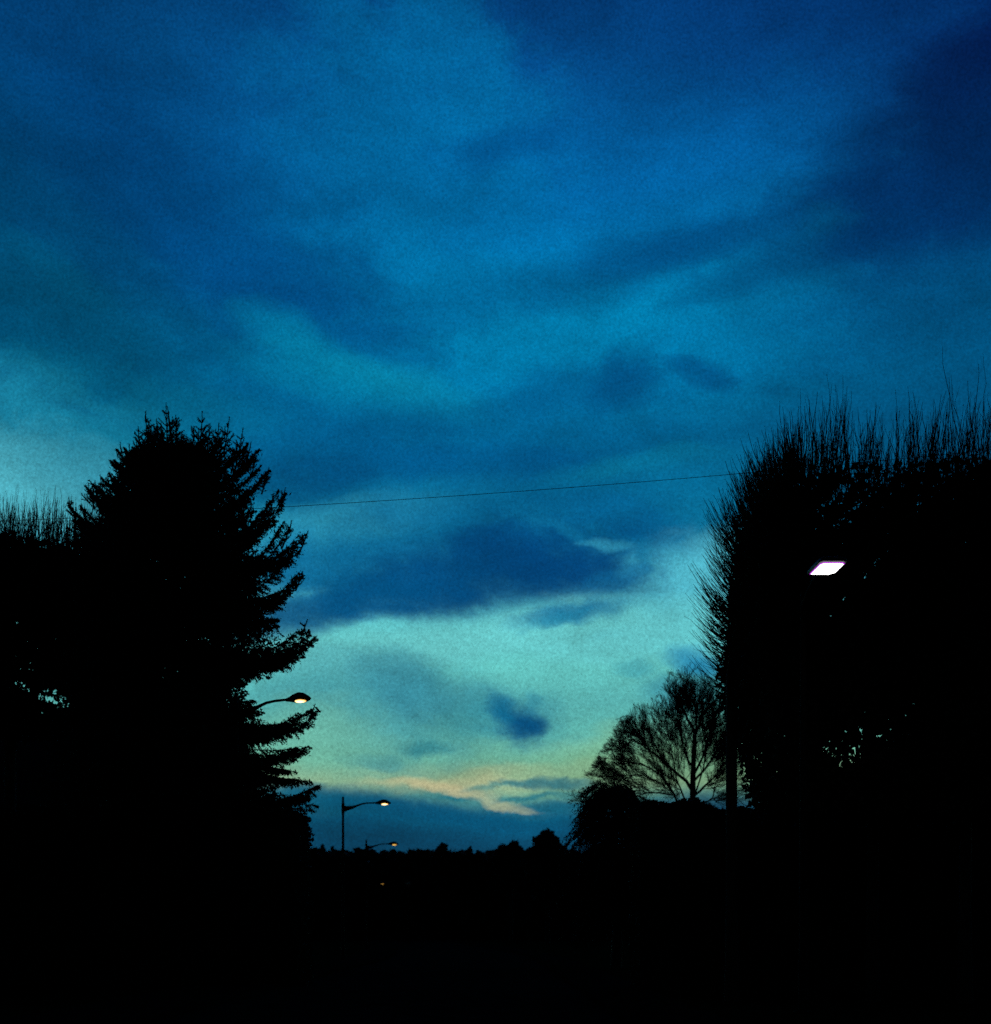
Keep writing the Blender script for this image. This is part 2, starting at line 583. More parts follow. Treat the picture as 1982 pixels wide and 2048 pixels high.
# the clear air above the clouds: dusk Nishita sky, sun just under the horizon ahead
SUN_EL, SUN_AZ = math.radians(-4.0), math.radians(4.0)
sky = N('ShaderNodeTexSky')
sky.sky_type = 'NISHITA'
sky.sun_disc = False
sky.sun_elevation = SUN_EL
sky.sun_rotation = SUN_AZ
bg1 = N('ShaderNodeBackground'); L_(sky.outputs[0], bg1.inputs[0]); bg1.inputs[1].default_value = 0.012
bg2 = N('ShaderNodeBackground'); L_(sc_.outputs[0], bg2.inputs[0]); bg2.inputs[1].default_value = 1.0
ad = N('ShaderNodeAddShader')
L_(bg1.outputs[0], ad.inputs[0]); L_(bg2.outputs[0], ad.inputs[1])
wo = N('ShaderNodeOutputWorld')
L_(ad.outputs[0], wo.inputs['Surface'])

sun_d = bpy.data.lights.new('sun', 'SUN')
sun_d.energy = 0.01
sun_d.angle = math.radians(10)
sun_d.color = (1.0, 0.8, 0.6)
sun = bpy.data.objects.new('sun', sun_d)
col.objects.link(sun)
sun.rotation_euler = (math.radians(90) - SUN_EL, 0, math.radians(180) - SUN_AZ)
sun.location = (0, 0, 30)

# ------------------------------------------------------------------ ground, road, pavements
mb = Mesh()
g = np.concatenate([np.linspace(-3000, -100, 12), np.linspace(-80, 80, 17), np.linspace(100, 3000, 12)])
gx, gy = np.meshgrid(g, g + 300, indexing='ij')
gz = -0.02 + 0 * gx
V = np.stack([gx, gy, gz], -1).reshape(-1, 3)
ng = len(g)
idx = np.arange(ng * ng).reshape(ng, ng)
mb.add(V, np.stack([idx[:-1, :-1], idx[1:, :-1], idx[1:, 1:], idx[:-1, 1:]], -1).reshape(-1, 4))
tag(mb.build('ground', M_grass), kind='structure')


def road_x(y):
    """sideways drift of the road: straight, then a gentle bend to the left"""
    y = np.asarray(y, float)
    return -0.09 * np.maximum(y - 60, 0) * (1 - np.exp(-np.maximum(y - 60, 0) / 40))


def strip(mb, xa, xb, z0, ys, h=None):
    dx = road_x(ys)
    a = np.stack([dx + xa, ys, np.full_like(ys, z0)], -1)
    b = np.stack([dx + xb, ys, np.full_like(ys, z0)], -1)
    n = len(ys)
    i = np.arange(n - 1)
    mb.add(np.vstack([a, b]), np.stack([i, i + n, i + n + 1, i + 1], -1))
    if h:
        for xx in (xa, xb):
            t = np.stack([dx + xx, ys, np.full_like(ys, z0)], -1)
            u = np.stack([dx + xx, ys, np.full_like(ys, z0 - h)], -1)
            mb.add(np.vstack([t, u]), np.stack([i, i + n, i + n + 1, i + 1], -1))


ys = np.linspace(-20, 190, 106)
mb = Mesh(); strip(mb, -6.0, 2.2, -0.016, ys); tag(mb.build('road', M_asph), kind='structure')
for xa, xb, xc in ((-8.3, -6.16, -6.0), (2.36, 3.9, 2.2)):
    mb = Mesh(); strip(mb, xa, xb, 0.10, ys, 0.14); tag(mb.build('pavement', M_pave), kind='structure')
    mb = Mesh(); strip(mb, min(xc, xb if xc < 0 else xa), max(xc, xb if xc < 0 else xa), 0.104, ys, 0.14)
    tag(mb.build('kerb', M_kerb), kind='structure')
mb = Mesh()
for y0 in np.arange(8, 180, 6.0):
    strip(mb, -1.96, -1.84, -0.012, np.linspace(y0, y0 + 3, 4))
tag(mb.build('lane_marking', M_paint), kind='structure')


# rising ground beyond the end of the road
mb = Mesh()
hx = np.linspace(-400, 400, 41); hy = np.linspace(206, 420, 14)
gx, gy = np.meshgrid(hx, hy, indexing='ij')
gz = -0.5 + 13.0 * np.clip((gy - 206) / 34, 0, 1) ** 0.7 + 0.7 * np.sin(gx * .05) * np.clip((gy - 206) / 34, 0, 1)
idx = np.arange(41 * 14).reshape(41, 14)
mb.add(np.stack([gx, gy, gz], -1).reshape(-1, 3), np.stack([idx[:-1, :-1], idx[1:, :-1], idx[1:, 1:], idx[:-1, 1:]], -1).reshape(-1, 4))
tag(mb.build('hill', M_grass), kind='structure')


# ------------------------------------------------------------------ spruce
def needle_twigs(mb, P, reach, step, per=3, seed_w=0.012):
    """P (n,k,3) twig lines; spiky needles along them"""
    n, k, _ = P.shape
    seg = np.linalg.norm(np.diff(P, axis=1), axis=-1).sum(1).mean()
    m = max(3, int(seg / step))
    t = (np.arange(m)[None] + rng.random((n, m))) / m
    C, T = poly_at(P, t)
    C = C.reshape(-1, 3); T = T.reshape(-1, 3)
    for _ in range(per):
        r = unit(rng.normal(size=C.shape))
        side = unit(np.cross(T, r))
        d = unit(T * 0.75 + side)
        ln = (reach * rng.uniform(0.6, 1.25, len(C)))[:, None]
        w = unit(np.cross(d, rng.normal(size=C.shape))) * seed_w
        V = np.stack([C - w, C + w, C + d * ln], 1).reshape(-1, 3)
        mb.add(V, np.arange(3 * len(C)).reshape(-1, 3))


def spruce():
    D = 36.0
    s = D / FPX                                   # metres per photo pixel here
    base = at(345, 0, D); base[2] = 0.0
    root = thing('spruce_tree', 'tall dense spruce with several spiky tops, behind the nearest curved-arm street lamp', 'tree', base)
    wood, fol = Mesh(), Mesh()
    # trunk
    zt = [0, 4, 9, at(0, 900, D)[2], at(0, 812, D)[2]]
    P = np.array([[base[0] + dx, D, z] for dx, z in zip((0, 0.05, -0.05, 0, -0.15), zt)])
    tr = Mesh(); capped_tube(tr, P, [0.34, 0.27, 0.18, 0.06, 0.010], 12)
    # profile of the crown (photo row -> half widths to the left and right)
    rows = [815, 840, 880, 930, 980, 1040, 1100, 1160, 1220, 1270, 1320, 1350, 1385, 1420, 1480, 1540, 1600, 1680, 1780]
    rgt = [2, 8, 40, 108, 165, 182, 182, 192, 202, 232, 235, 155, 155, 190, 190, 235, 250, 190, 150]
    lft = [2, 8, 40, 104, 118, 145, 190, 215, 225, 225, 225, 225, 225, 225, 240, 260, 270, 270, 230]
    z_rows = np.array([at(0, r, D)[2] for r in rows])[::-1]
    R_r = np.array(rgt)[::-1] * s
    R_l = np.array(lft)[::-1] * s

    S, Dr, Ln, Bd = [], [], [], []
    S2, D2_, L2, B2 = [], [], [], []

    def branch(z0, phi, R, rise, droop, young):
        d = np.array([math.cos(phi), math.sin(phi), rise])
        S.append([base[0], D, z0]); Dr.append(d); Ln.append(R); Bd.append([0, 0, droop])

    # filling branches: all the way round
    for z in np.arange(1.2, at(0, 912, D)[2], 0.155):
        k = 6
        f = z / z_rows[-1]
        for j in range(k):
            phi = random.uniform(0, 2 * math.pi)
            w = (math.cos(phi) + 1) / 2
            rr = np.interp(z, z_rows, R_r); rl = np.interp(z, z_rows, R_l)
            R = (w * rr + (1 - w) * rl) * random.uniform(0.72, 1.0)
            if f > 0.8:
                rise, droop = random.uniform(0.25, 0.6), 0.15
            else:
                rise, droop = random.uniform(-0.28, 0.02), random.uniform(0.0, 0.18)
            # aim so that the tip ends near height z
            branch(z - (rise + droop) * R, phi, R, rise, droop, f > 0.8)
    # branches that draw the outline: tip px, py, (rise at base), upturn
    tips = [(516, 900, .5, .3), (538, 945, .25, .35), (571, 985, .1, .5), (560, 1010, 0, .45), (545, 1040, .0, .3),
            (584, 1052, .05, .6), (612, 1072, -.1, .55), (600, 1100, -.2, .3), (585, 1125, -.2, .2), (606, 1150, -.25, .5), (590, 1180, -.3, .3),
            (568, 1195, -.3, .2), (548, 1235, -.3, .15), (615, 1262, -.2, .38), (632, 1272, -.28, .38), (622, 1290, -.3, .3), (605, 1312, -.3, .2), (580, 1325, -.3, .1), (545, 1335, -.3, .05),
            (634, 1418, -.45, .42), (625, 1436, -.45, .36), (600, 1452, -.4, .25), (575, 1448, -.4, .2), (616, 1493, -.35, .25), (605, 1505, -.35, .2),
            (637, 1572, -.3, .3), (625, 1588, -.3, .2), (632, 1610, -.3, .1), (620, 1560, -.3, .1),
            (590, 1545, -.2, 0),
            (236, 905, .3, .3), (228, 930, .1, .3), (180, 985, .0, .4), (195, 1005, 0, .3), (176, 975, .1, .4), (205, 960, .1, .3),
            (138, 1010, -.05, .45), (145, 1040, -.1, .3), (140, 1060, -.1, .3), (160, 1085, -.1, .2), (120, 1110, -.1, .2), (110, 1150, -.1, .2)]
    for (px, py, rise, up) in tips:
        for rep in range(3):
            jx, jy = (0, 0) if rep == 0 else (random.uniform(-26, 4) * (1 if px > 345 else -1), random.uniform(-10, 12))
            dy = random.uniform(-1.1, 1.1) if rep else random.uniform(-0.5, 0.5)
            tip = at(px + jx, py + jy, D + dy)
            dx = tip[0] - base[0]
            R = math.hypot(dx, dy)
            phi = math.atan2(dy, dx)
            rise_, up_ = rise, up
            branch(tip[2] - (rise_ + up_) * R, phi, R, rise_, up_, False)
    S = np.array(S); Dr = np.array(Dr); Ln = np.array(Ln); Bd = np.array(Bd)
    K = 9
    t = np.linspace(0, 1, K)[None, :, None]
    P = S[:, None] + Dr[:, None] * Ln[:, None, None] * t + Bd[:, None] * Ln[:, None, None] * t ** 3
    P += np.cumsum(rng.normal(size=P.shape), 1) * 0.012 * np.array([1, 1, 0.6]) * t
    V, F = tubes(P, 0.030 * (1 - 0.85 * t[..., 0]) + 0 * Ln[:, None], 4)
    wood.add(V, F)
    # side branchlets, drooping below, shortening towards the tip
    m = 44
    n = len(S)
    tt = rng.uniform(0.15, 1.0, (n, m)) ** 0.8
    C, T = poly_at(P, tt)
    up = np.array([0, 0, 1.0])
    sd = unit(np.cross(T, up)) * rng.choice([-1, 1], (n, m))[..., None]
    hang = rng.uniform(0.15, 1.0, (n, m))[..., None] * np.where(S[:, 2] > 12.2, -0.35, 1.0)[:, None, None]
    d = unit(T * rng.uniform(0.4, 1.0, (n, m))[..., None] + sd * rng.uniform(0.2, 0.9, (n, m))[..., None] - up * hang * 0.75)
    ll = np.minimum(0.62, 0.12 + (1.02 - tt) * 0.9 * np.minimum(1, Ln[:, None] / 2.2)) * rng.uniform(0.6, 1.15, (n, m))
    C = C.reshape(-1, 3); d = d.reshape(-1, 3); ll = ll.ravel()
    Q = curve_points(C, d, ll, 5, np.array([0, 0, -0.10]), 0.12)
    needle_twigs(fol, Q, 0.06, 0.04, 3, 0.018)
    V, F = tubes(Q, np.full(Q.shape[:2], 0.015), 3)
    fol.add(V, F)
    # thick curtains of foliage under the outer half of the outline branches
    no = len(tips) * 3
    t_o = rng.uniform(.25, 1.0, (no, 330))
    Co, To = poly_at(P[-no:], t_o)
    thick = (0.20 - 0.13 * t_o)[..., None]
    Co = Co + rng.normal(size=Co.shape) * thick * [.8, .8, .45] - [0, 0, 1] * np.abs(rng.normal(size=t_o.shape))[..., None] * thick * .9
    V, F = leaves(Co.reshape(-1, 3), 0.055, .28)
    fol.add(V, F)
    # second order
    t3 = rng.uniform(0.15, 0.85, (len(Q), 2))
    C, T = poly_at(Q, t3)
    d = unit(T + unit(rng.normal(size=T.shape)) * 0.85 + np.array([0, 0, -0.25]))
    l3 = np.repeat(ll, 2) * rng.uniform(0.3, 0.55, len(ll) * 2)
    Q3 = curve_points(C.reshape(-1, 3), d.reshape(-1, 3), l3, 4, np.array([0, 0, -0.05]), 0.1)
    needle_twigs(fol, Q3, 0.048, 0.035, 2, 0.014)
    # branch tops themselves carry needles towards the tip
    Pt = P[:, K // 2:]
    needle_twigs(fol, Pt, 0.06, 0.03, 3, 0.014)
    # dense inner foliage sprays
    nf = 130000
    rr_ = rng.uniform(902, 1760, nf)
    zz_ = (HZ - rr_) * s + EYE
    ph = rng.uniform(0, 2 * math.pi, nf)
    w_ = (np.cos(ph) + 1) / 2
    Rm = w_ * np.interp(rr_, rows, rgt) + (1 - w_) * np.interp(rr_, rows, lft)
    Rm = Rm * s * np.sqrt(rng.random(nf)) * (0.90 + 0.07 * np.sin(rr_ * 0.21 + ph * 3))
    Cf = np.stack([base[0] + np.cos(ph) * Rm, D + np.sin(ph) * Rm, zz_], -1)
    dist_gap = ((Cf[:, 0] / s + 991 * 0 - (520 - CX)) / 45) ** 2 + ((rr_ - 1500) / 16) ** 2
    gap2 = ((Cf[:, 0] / s - (463 - CX)) / 9) ** 2 + ((rr_ - 1382) / 16) ** 2
    gap3 = ((Cf[:, 0] / s - (565 - CX)) / 40) ** 2 + ((rr_ - 1520) / 14) ** 2
    Cf = Cf[(dist_gap > 1) & (gap2 > 1) & (gap3 > 1)]
    V, F = leaves(Cf, 0.07, 0.32)
    fol.add(V, F)
    # upright leading shoots with whorls of short rising branches
    leaders = [(332, 806, 2.0), (291, 822, 1.25), (313, 838, .9), (352, 830, 1.2), (276, 852, .9), (302, 852, 1.3), (343, 852, 1.3), (322, 848, 1.2), (364, 862, .8),
               (405, 822, 1.9), (388, 852, 1.0), (420, 846, 1.3), (398, 856, 1.2), (412, 862, 1.2), (438, 846, 1.2), (459, 833, 1.1), (446, 862, 1.1), (430, 872, 1.2),
               (486, 856, 1.5), (474, 886, .9), (502, 884, .9), (494, 896, .9), (240, 884, .9), (258, 888, 1.0), (250, 902, .9), (272, 874, .9), (230, 918, .8),
               (215, 948, .7), (190, 962, .8), (513, 910, .6),
               (538, 935, .8), (200, 950, .9), (571, 975, .7), (583, 1042, .8), (137, 995, .8), (163, 1008, .7), (176, 966, .8),
               (616, 1062, .6), (606, 1142, .6), (615, 1238, .5), (630, 1408, .5)]
    for (px, py, h) in leaders:
        dd = D + random.uniform(-0.6, 0.6)
        tip = at(px, py, dd)
        lean = (tip[0] - base[0]) * 0.12
        q = np.array([[tip[0] - lean * h * (1 - u) ** 1.2 * 0.8, dd, tip[2] - h * (1 - u)] for u in np.linspace(0, 1, 7)])
        V, F = tubes(q, np.linspace(0.03, 0.008, 7)[None], 4)
        wood.add(V, F)
        needle_twigs(fol, q[None, 3:], 0.045, 0.02, 3, 0.012)
        bare = 0.34 if h > .85 else 0.22
        zz = bare
        while zz < h:
            nb = random.randint(3, 5)
            for j in range(nb):
                ph = random.uniform(0, 6.28)
                R = min(0.10 + 0.40 * (zz - bare * 0.7), 0.70) * random.uniform(0.6, 1.1)
                up0 = random.uniform(0.5, 1.1)
                st = q[-1] + (q[0] - q[-1]) * (zz / h)
                b = curve_points(st[None], unit(np.array([[math.cos(ph), math.sin(ph), up0 * 0.7]])), np.array([R * 1.2]), 6, np.array([0, 0, 0.2]), 0.05)
                V, F = tubes(b, np.linspace(0.014, 0.006, 6)[None], 3)
                wood.add(V, F)
                needle_twigs(fol, b, 0.05, 0.022, 4, 0.013)
                if R > 0.25:
                    for u in np.linspace(0.3, 0.95, int(R * 14)):
                        c, tg = poly_at(b, np.array([[u]]))
                        dv = unit(tg[0] + unit(rng.normal(size=(1, 3))) * 0.9 + [0, 0, 0.15])
                        b2 = curve_points(c[0], dv, np.array([R * 0.45 * (1.15 - u)]) + 0.06, 4, np.array([0, 0, 0.1]), 0.05)
                        needle_twigs(fol, b2, 0.048, 0.022, 4, 0.013)
            zz += random.uniform(0.13, 0.24)
    tr.build('trunk', M_bark, root).location = (-base[0], -base[1], 0)
    wood.build('branches', M_bark, root).location = (-base[0], -base[1], 0)
    fol.build('foliage', M_needle, root).location = (-base[0], -base[1], 0)
    pass


spruce()


# ------------------------------------------------------------------ pollarded limes with whips of new shoots
def lime(label, D, trunk_px, x0, x1, poly, holes, shoots, depth=1.8, n_leaf=44000, n_twig=2600, group=None, trunk_r=0.13, leaf=0.085, straight=None):
    """crown = the part of outline `poly` (photo pixels at distance D) between columns x0 and x1, with real depth"""
    base = at(trunk_px, 0, D); base[2] = 0
    root = thing('pollarded_tree', label, 'tree', base, group)
    tr, tw, lf, sh = Mesh(), Mesh(), Mesh(), Mesh()
    s = D / FPX
    pts = []
    xs = [p[0] for p in poly]; ysl = [p[1] for p in poly]
    while sum(len(p) for p in pts) < n_leaf:
        c = rng.uniform([x0, min(ysl)], [x1, max(ysl)], (n_leaf, 2))
        pts.append(c[in_poly(c[:, 0], c[:, 1], poly)])
    c = np.concatenate(pts)[:n_leaf]
    y = rng.uniform(-depth, depth, n_leaf)
    # knobbly density: thin some cells
    cell = np.sin(c[:, 0] * 0.11 + y * 3) * np.sin(c[:, 1] * 0.13 - y * 2.1) + np.sin(c[:, 0] * 0.05 + 1.3) * np.cos(c[:, 1] * 0.043)
    keep = rng.random(n_leaf) < 0.78 + 0.22 * cell
    for (hx, hy, hw, hh) in holes:
        keep &= ((c[:, 0] - hx) / (hw + (11 if leaf < .09 else 6))) ** 2 + ((c[:, 1] - hy) / (hh + (11 if leaf < .09 else 5))) ** 2 > 1
    c, y = c[keep], y[keep]
    C = np.stack([(c[:, 0] - CX) * s, D + y, (HZ - c[:, 1]) * s + EYE], -1)
    V, F = leaves(C, leaf, 0.6)
    lf.add(V, F)
    # trunk
    zc = (HZ - (min(ysl) + 120)) * s + EYE
    zl = (HZ - max(ysl)) * s + EYE
    mid = ((min(x1, max(xs)) + max(x0, min(xs))) / 2 - CX) * s
    P = np.array([[base[0], D, 0], [base[0], D, zl * 0.5], [base[0] + .02, D, zl], [base[0] * .8 + mid * .2, D, zl + 1.2], [base[0] * .3 + mid * .7, D, zc]])
    if straight:
        zs = (HZ - straight) * s + EYE
        P[2] = [base[0], D, zs]
        P[3] = P[2] + [(mid - base[0]) * .12, 0, .8]
        P[4][2] = max(P[4][2], zs + 2.2)
    capped_tube(tr, P, [trunk_r * 1.35, trunk_r, trunk_r * 0.95, trunk_r * 0.8, trunk_r * 0.25], 10)
    # big limbs from the trunk into the crown with pruning knuckles, then twigs
    tgt = C[rng.choice(len(C), 34)]
    st = P[2] + (P[4] - P[2]) * rng.uniform(0, 0.7, 34)[:, None]
    B = np.stack([st + (tgt - st) * u + np.array([0, 0, 0.5]) * math.sin(u * 3.14) * 0.5 for u in np.linspace(0, 1, 7)], 1)
    B[:, 1:-1] += rng.normal(size=B[:, 1:-1].shape) * 0.06
    V, F = tubes(B, np.linspace(0.055, 0.022, 7)[None] * rng.uniform(.7, 1.3, (34, 1)), 6)
    tr.add(V, F)
    i = rng.choice(len(C), n_twig)
    dirs = unit(rng.normal(size=(n_twig, 3)) * [0.55, 0.55, 0.5] + [0, 0, 0.55])
    Pt = curve_points(C[i], dirs, rng.uniform(0.3, 0.9, n_twig), 5, np.array([0, 0, 0.15]), 0.15)
    ok = np.ones(len(Pt), bool)
    qx = Pt[:, :, 0] / Pt[:, :, 1] * FPX + CX
    qy = HZ - (Pt[:, :, 2] - EYE) / Pt[:, :, 1] * FPX
    for (hx, hy, hw, hh) in holes:      # real openings in the crown: most twigs stop short of them
        hit = ((((qx - hx) / (hw + 3)) ** 2 + ((qy - hy) / (hh + 3)) ** 2) < 1).any(1)
        ok &= ~hit | (rng.random(len(Pt)) < .12)
    Pt = Pt[ok]
    V, F = tubes(Pt, np.linspace(0.010, 0.004, 5)[None] + np.zeros((len(Pt), 1)), 3)
    tw.add(V, F)
    # shoots : list of (base px, base py, lean deg (0 up, - = to the left), length px, spread px, count)
    for (bx, by, lean, lp, sx, sy, cnt) in shoots:
        px = bx + rng.uniform(-sx, sx, cnt); py = by + rng.uniform(-sy, sy, cnt)
        yy = rng.uniform(-depth, depth, cnt)
        S = np.stack([(px - CX) * s, D + yy, (HZ - py) * s + EYE], -1)
        a = np.radians(lean + rng.normal(size=cnt) * 7)
        d = np.stack([np.sin(a), rng.normal(size=cnt) * 0.16, np.cos(a)], -1)
        Ls = lp * s * (0.45 + 0.55 * rng.random(cnt) ** 0.9)
        bend = np.zeros((cnt, 3)); bend[:, 2] = 0.32 * np.abs(np.sin(a)); bend[:, 0] = -0.10 * np.sin(a)
        P_ = curve_points(S, unit(d), Ls, 8, bend, 0.10)
        r0 = 0.0105 * rng.uniform(.7, 1.3, (cnt, 1))
        V, F = tubes(P_, r0 * np.linspace(1.15, 0.38, 8)[None], 3)
        sh.add(V, F)
        # a side whip or two on each
        nn = 3
        t = rng.uniform(0.05, 0.55, (cnt, nn))
        c0, tg = poly_at(P_, t)
        dd = unit(tg + rng.normal(size=tg.shape) * [0.28, 0.28, 0.1])
        P2 = curve_points(c0.reshape(-1, 3), dd.reshape(-1, 3), np.repeat(Ls, nn) * rng.uniform(0.15, 0.45, cnt * nn), 6, np.array([0, 0, 0.12]), 0.08)
        V, F = tubes(P2, np.linspace(0.006, 0.003, 6)[None] + np.zeros((cnt * nn, 1)), 3)
        sh.add(V, F)
    off = (-base[0], -base[1], 0)
    tr.build('trunk', M_bark, root).location = off
    tw.build('twigs', M_twig, root).location = off
    lf.build('foliage', M_leaf, root).location = off
    sh.build('shoots', M_twig, root).location = off
    return root


DR = 27.0
RP = [(1520, 1012), (1556, 984), (1600, 1000), (1680, 985), (1760, 990), (1850, 975), (1930, 968), (2010, 955), (2120, 950),
      (2120, 1600), (1950, 1640), (1800, 1640), (1700, 1640), (1560, 1640), (1530, 1625), (1520, 1570), (1510, 1520), (1496, 1450), (1486, 1405),
      (1466, 1395), (1458, 1330), (1462, 1300), (1474, 1270), (1484, 1200), (1484, 1130), (1496, 1060)]
HR = [(1690, 1508, 26, 17), (1683, 1476, 6, 8), (1741, 1438, 11, 7), (1763, 1456, 14, 9), (1778, 1466, 10, 6), (1788, 1443, 9, 5), (1726, 1444, 5, 6), (1750, 1495, 5, 12),
      (1867, 1394, 5, 5), (1735, 1405, 6, 5), (1560, 1527, 8, 6), (1546, 1484, 8, 6), (1630, 1500, 5, 10),
      (1598, 1095, 6, 8), (1606, 1160, 6, 7), (1614, 1172, 7, 12), (1697, 1178, 6, 13), (1715, 1165, 7, 6), (1700, 1200, 5, 6), (1600, 1220, 6, 5),
      (1658, 1015, 5, 9), (1717, 1015, 5, 12), (1722, 1042, 6, 9), (1636, 1040, 8, 9), (1668, 1065, 8, 10), (1836, 1012, 6, 8), (1835, 1060, 5, 6), (1760, 1118, 8, 6), (1720, 1082, 6, 6), (1792, 1045, 6, 8)]


def top_shoots(xa, xb, ybase, tall):
    return [(x, ybase + 5, 1 + (x - 1700) * 0.004 * 3, tall * random.uniform(.8, 1.15), 14, 30, 27) for x in range(xa, xb, 24)]


left_fan = []
for k in range(26):
    u = k / 25
    # base point walks round the crown's upper left shoulder: from the top down the side
    if u < 0.35:
        v = u / 0.35
        bx, by, lean = 1566 - 66 * v, 995 + 34 * v, -3 - 18 * v
        lp = 132 - 34 * v
    else:
        v = (u - 0.35) / 0.65
        bx, by, lean = 1498 - 20 * v + 6 * math.sin(v * 7), 1030 + 330 * v, -24 - 42 * min(1, v * 1.6)
        lp = (100 + 160 * v) if v < .25 else (150 - 52 * v)
    left_fan.append((bx + 8, by, lean, lp, 14, 12, 30 if v < 0.8 or u < 0.35 else 26))
extraA = [(1612, 990, -7, 162, 6, 4, 3), (1636, 985, -2, 172, 6, 6, 4), (1640, 985, 9, 158, 6, 6, 3), (1570, 985, -6, 150, 14, 6, 6)]
extraC = [(1898, 970, -2, 214, 3, 3, 6), (1902, 970, -10, 208, 3, 3, 6), (1904, 980, -3, 150, 4, 6, 6), (1975, 960, -3, 165, 10, 6, 4), (1940, 960, 2, 150, 8, 6, 4)]
GR = 'row of clipped trees on the right of the road'
random.seed(5)
lime('clipped bare tree with a fan of thin shoots leaning out towards the road', DR, 1463, 1446, 1640, RP, HR,
     left_fan + top_shoots(1566, 1646, 985, 136) + extraA, group=GR, straight=1345)
lime('clipped bare tree in the middle of the right row, directly behind the bright white lamp', DR - 0.4, 1745, 1636, 1835, RP, HR,
     top_shoots(1636, 1836, 985, 142), group=GR)
lime('clipped bare tree at the right edge with one tall forked shoot above the others', DR - 0.9, 1930, 1830, 2110, RP, HR,
     top_shoots(1836, 2100, 972, 150) + extraC, group=GR, n_leaf=60000)

DL = 41.0
LP = [(-140, 1085), (-60, 1080), (40, 1090), (110, 1105), (180, 1110), (260, 1120), (300, 1140), (300, 1460), (200, 1470), (60, 1470), (-140, 1470)]
HL = [(38, 1330, 4, 8), (23, 1372, 4, 10), (11, 1396, 7, 5), (72, 1391, 4, 6), (106, 1390, 17, 15), (122, 1397, 12, 6), (131, 1410, 8, 6), (112, 1424, 14, 5),
      (76, 1320, 3, 4), (81, 1309, 3, 5), (10, 1354, 3, 3), (27, 1355, 3, 3), (57, 1380, 3, 3), (42, 1430, 5, 2), (83, 1430, 3, 2), (2, 1230, 3, 8), (125, 1143, 3, 4)]
shL = [(x, 1105, 1, 95, 14, 16, 46) for x in range(-130, 300, 22)]
GL = 'row of clipped trees on the left'
lime('clipped bare tree at the left edge of the photo, upright shoots along its top', DL, 20, -140, 90, LP, HL,
     shL[:10] + [(5, 1100, -2, 140, 6, 4, 3), (42, 1100, -2, 130, 5, 4, 5)], depth=1.6, n_leaf=44000, leaf=.10, n_twig=1500, group=GL, trunk_r=.2)
lime('clipped bare tree partly hidden behind the left side of the spruce', DL, 190, 88, 300, LP, HL, shL[10:], depth=1.6, n_leaf=44000, leaf=.10, n_twig=1500, group=GL, trunk_r=.2)


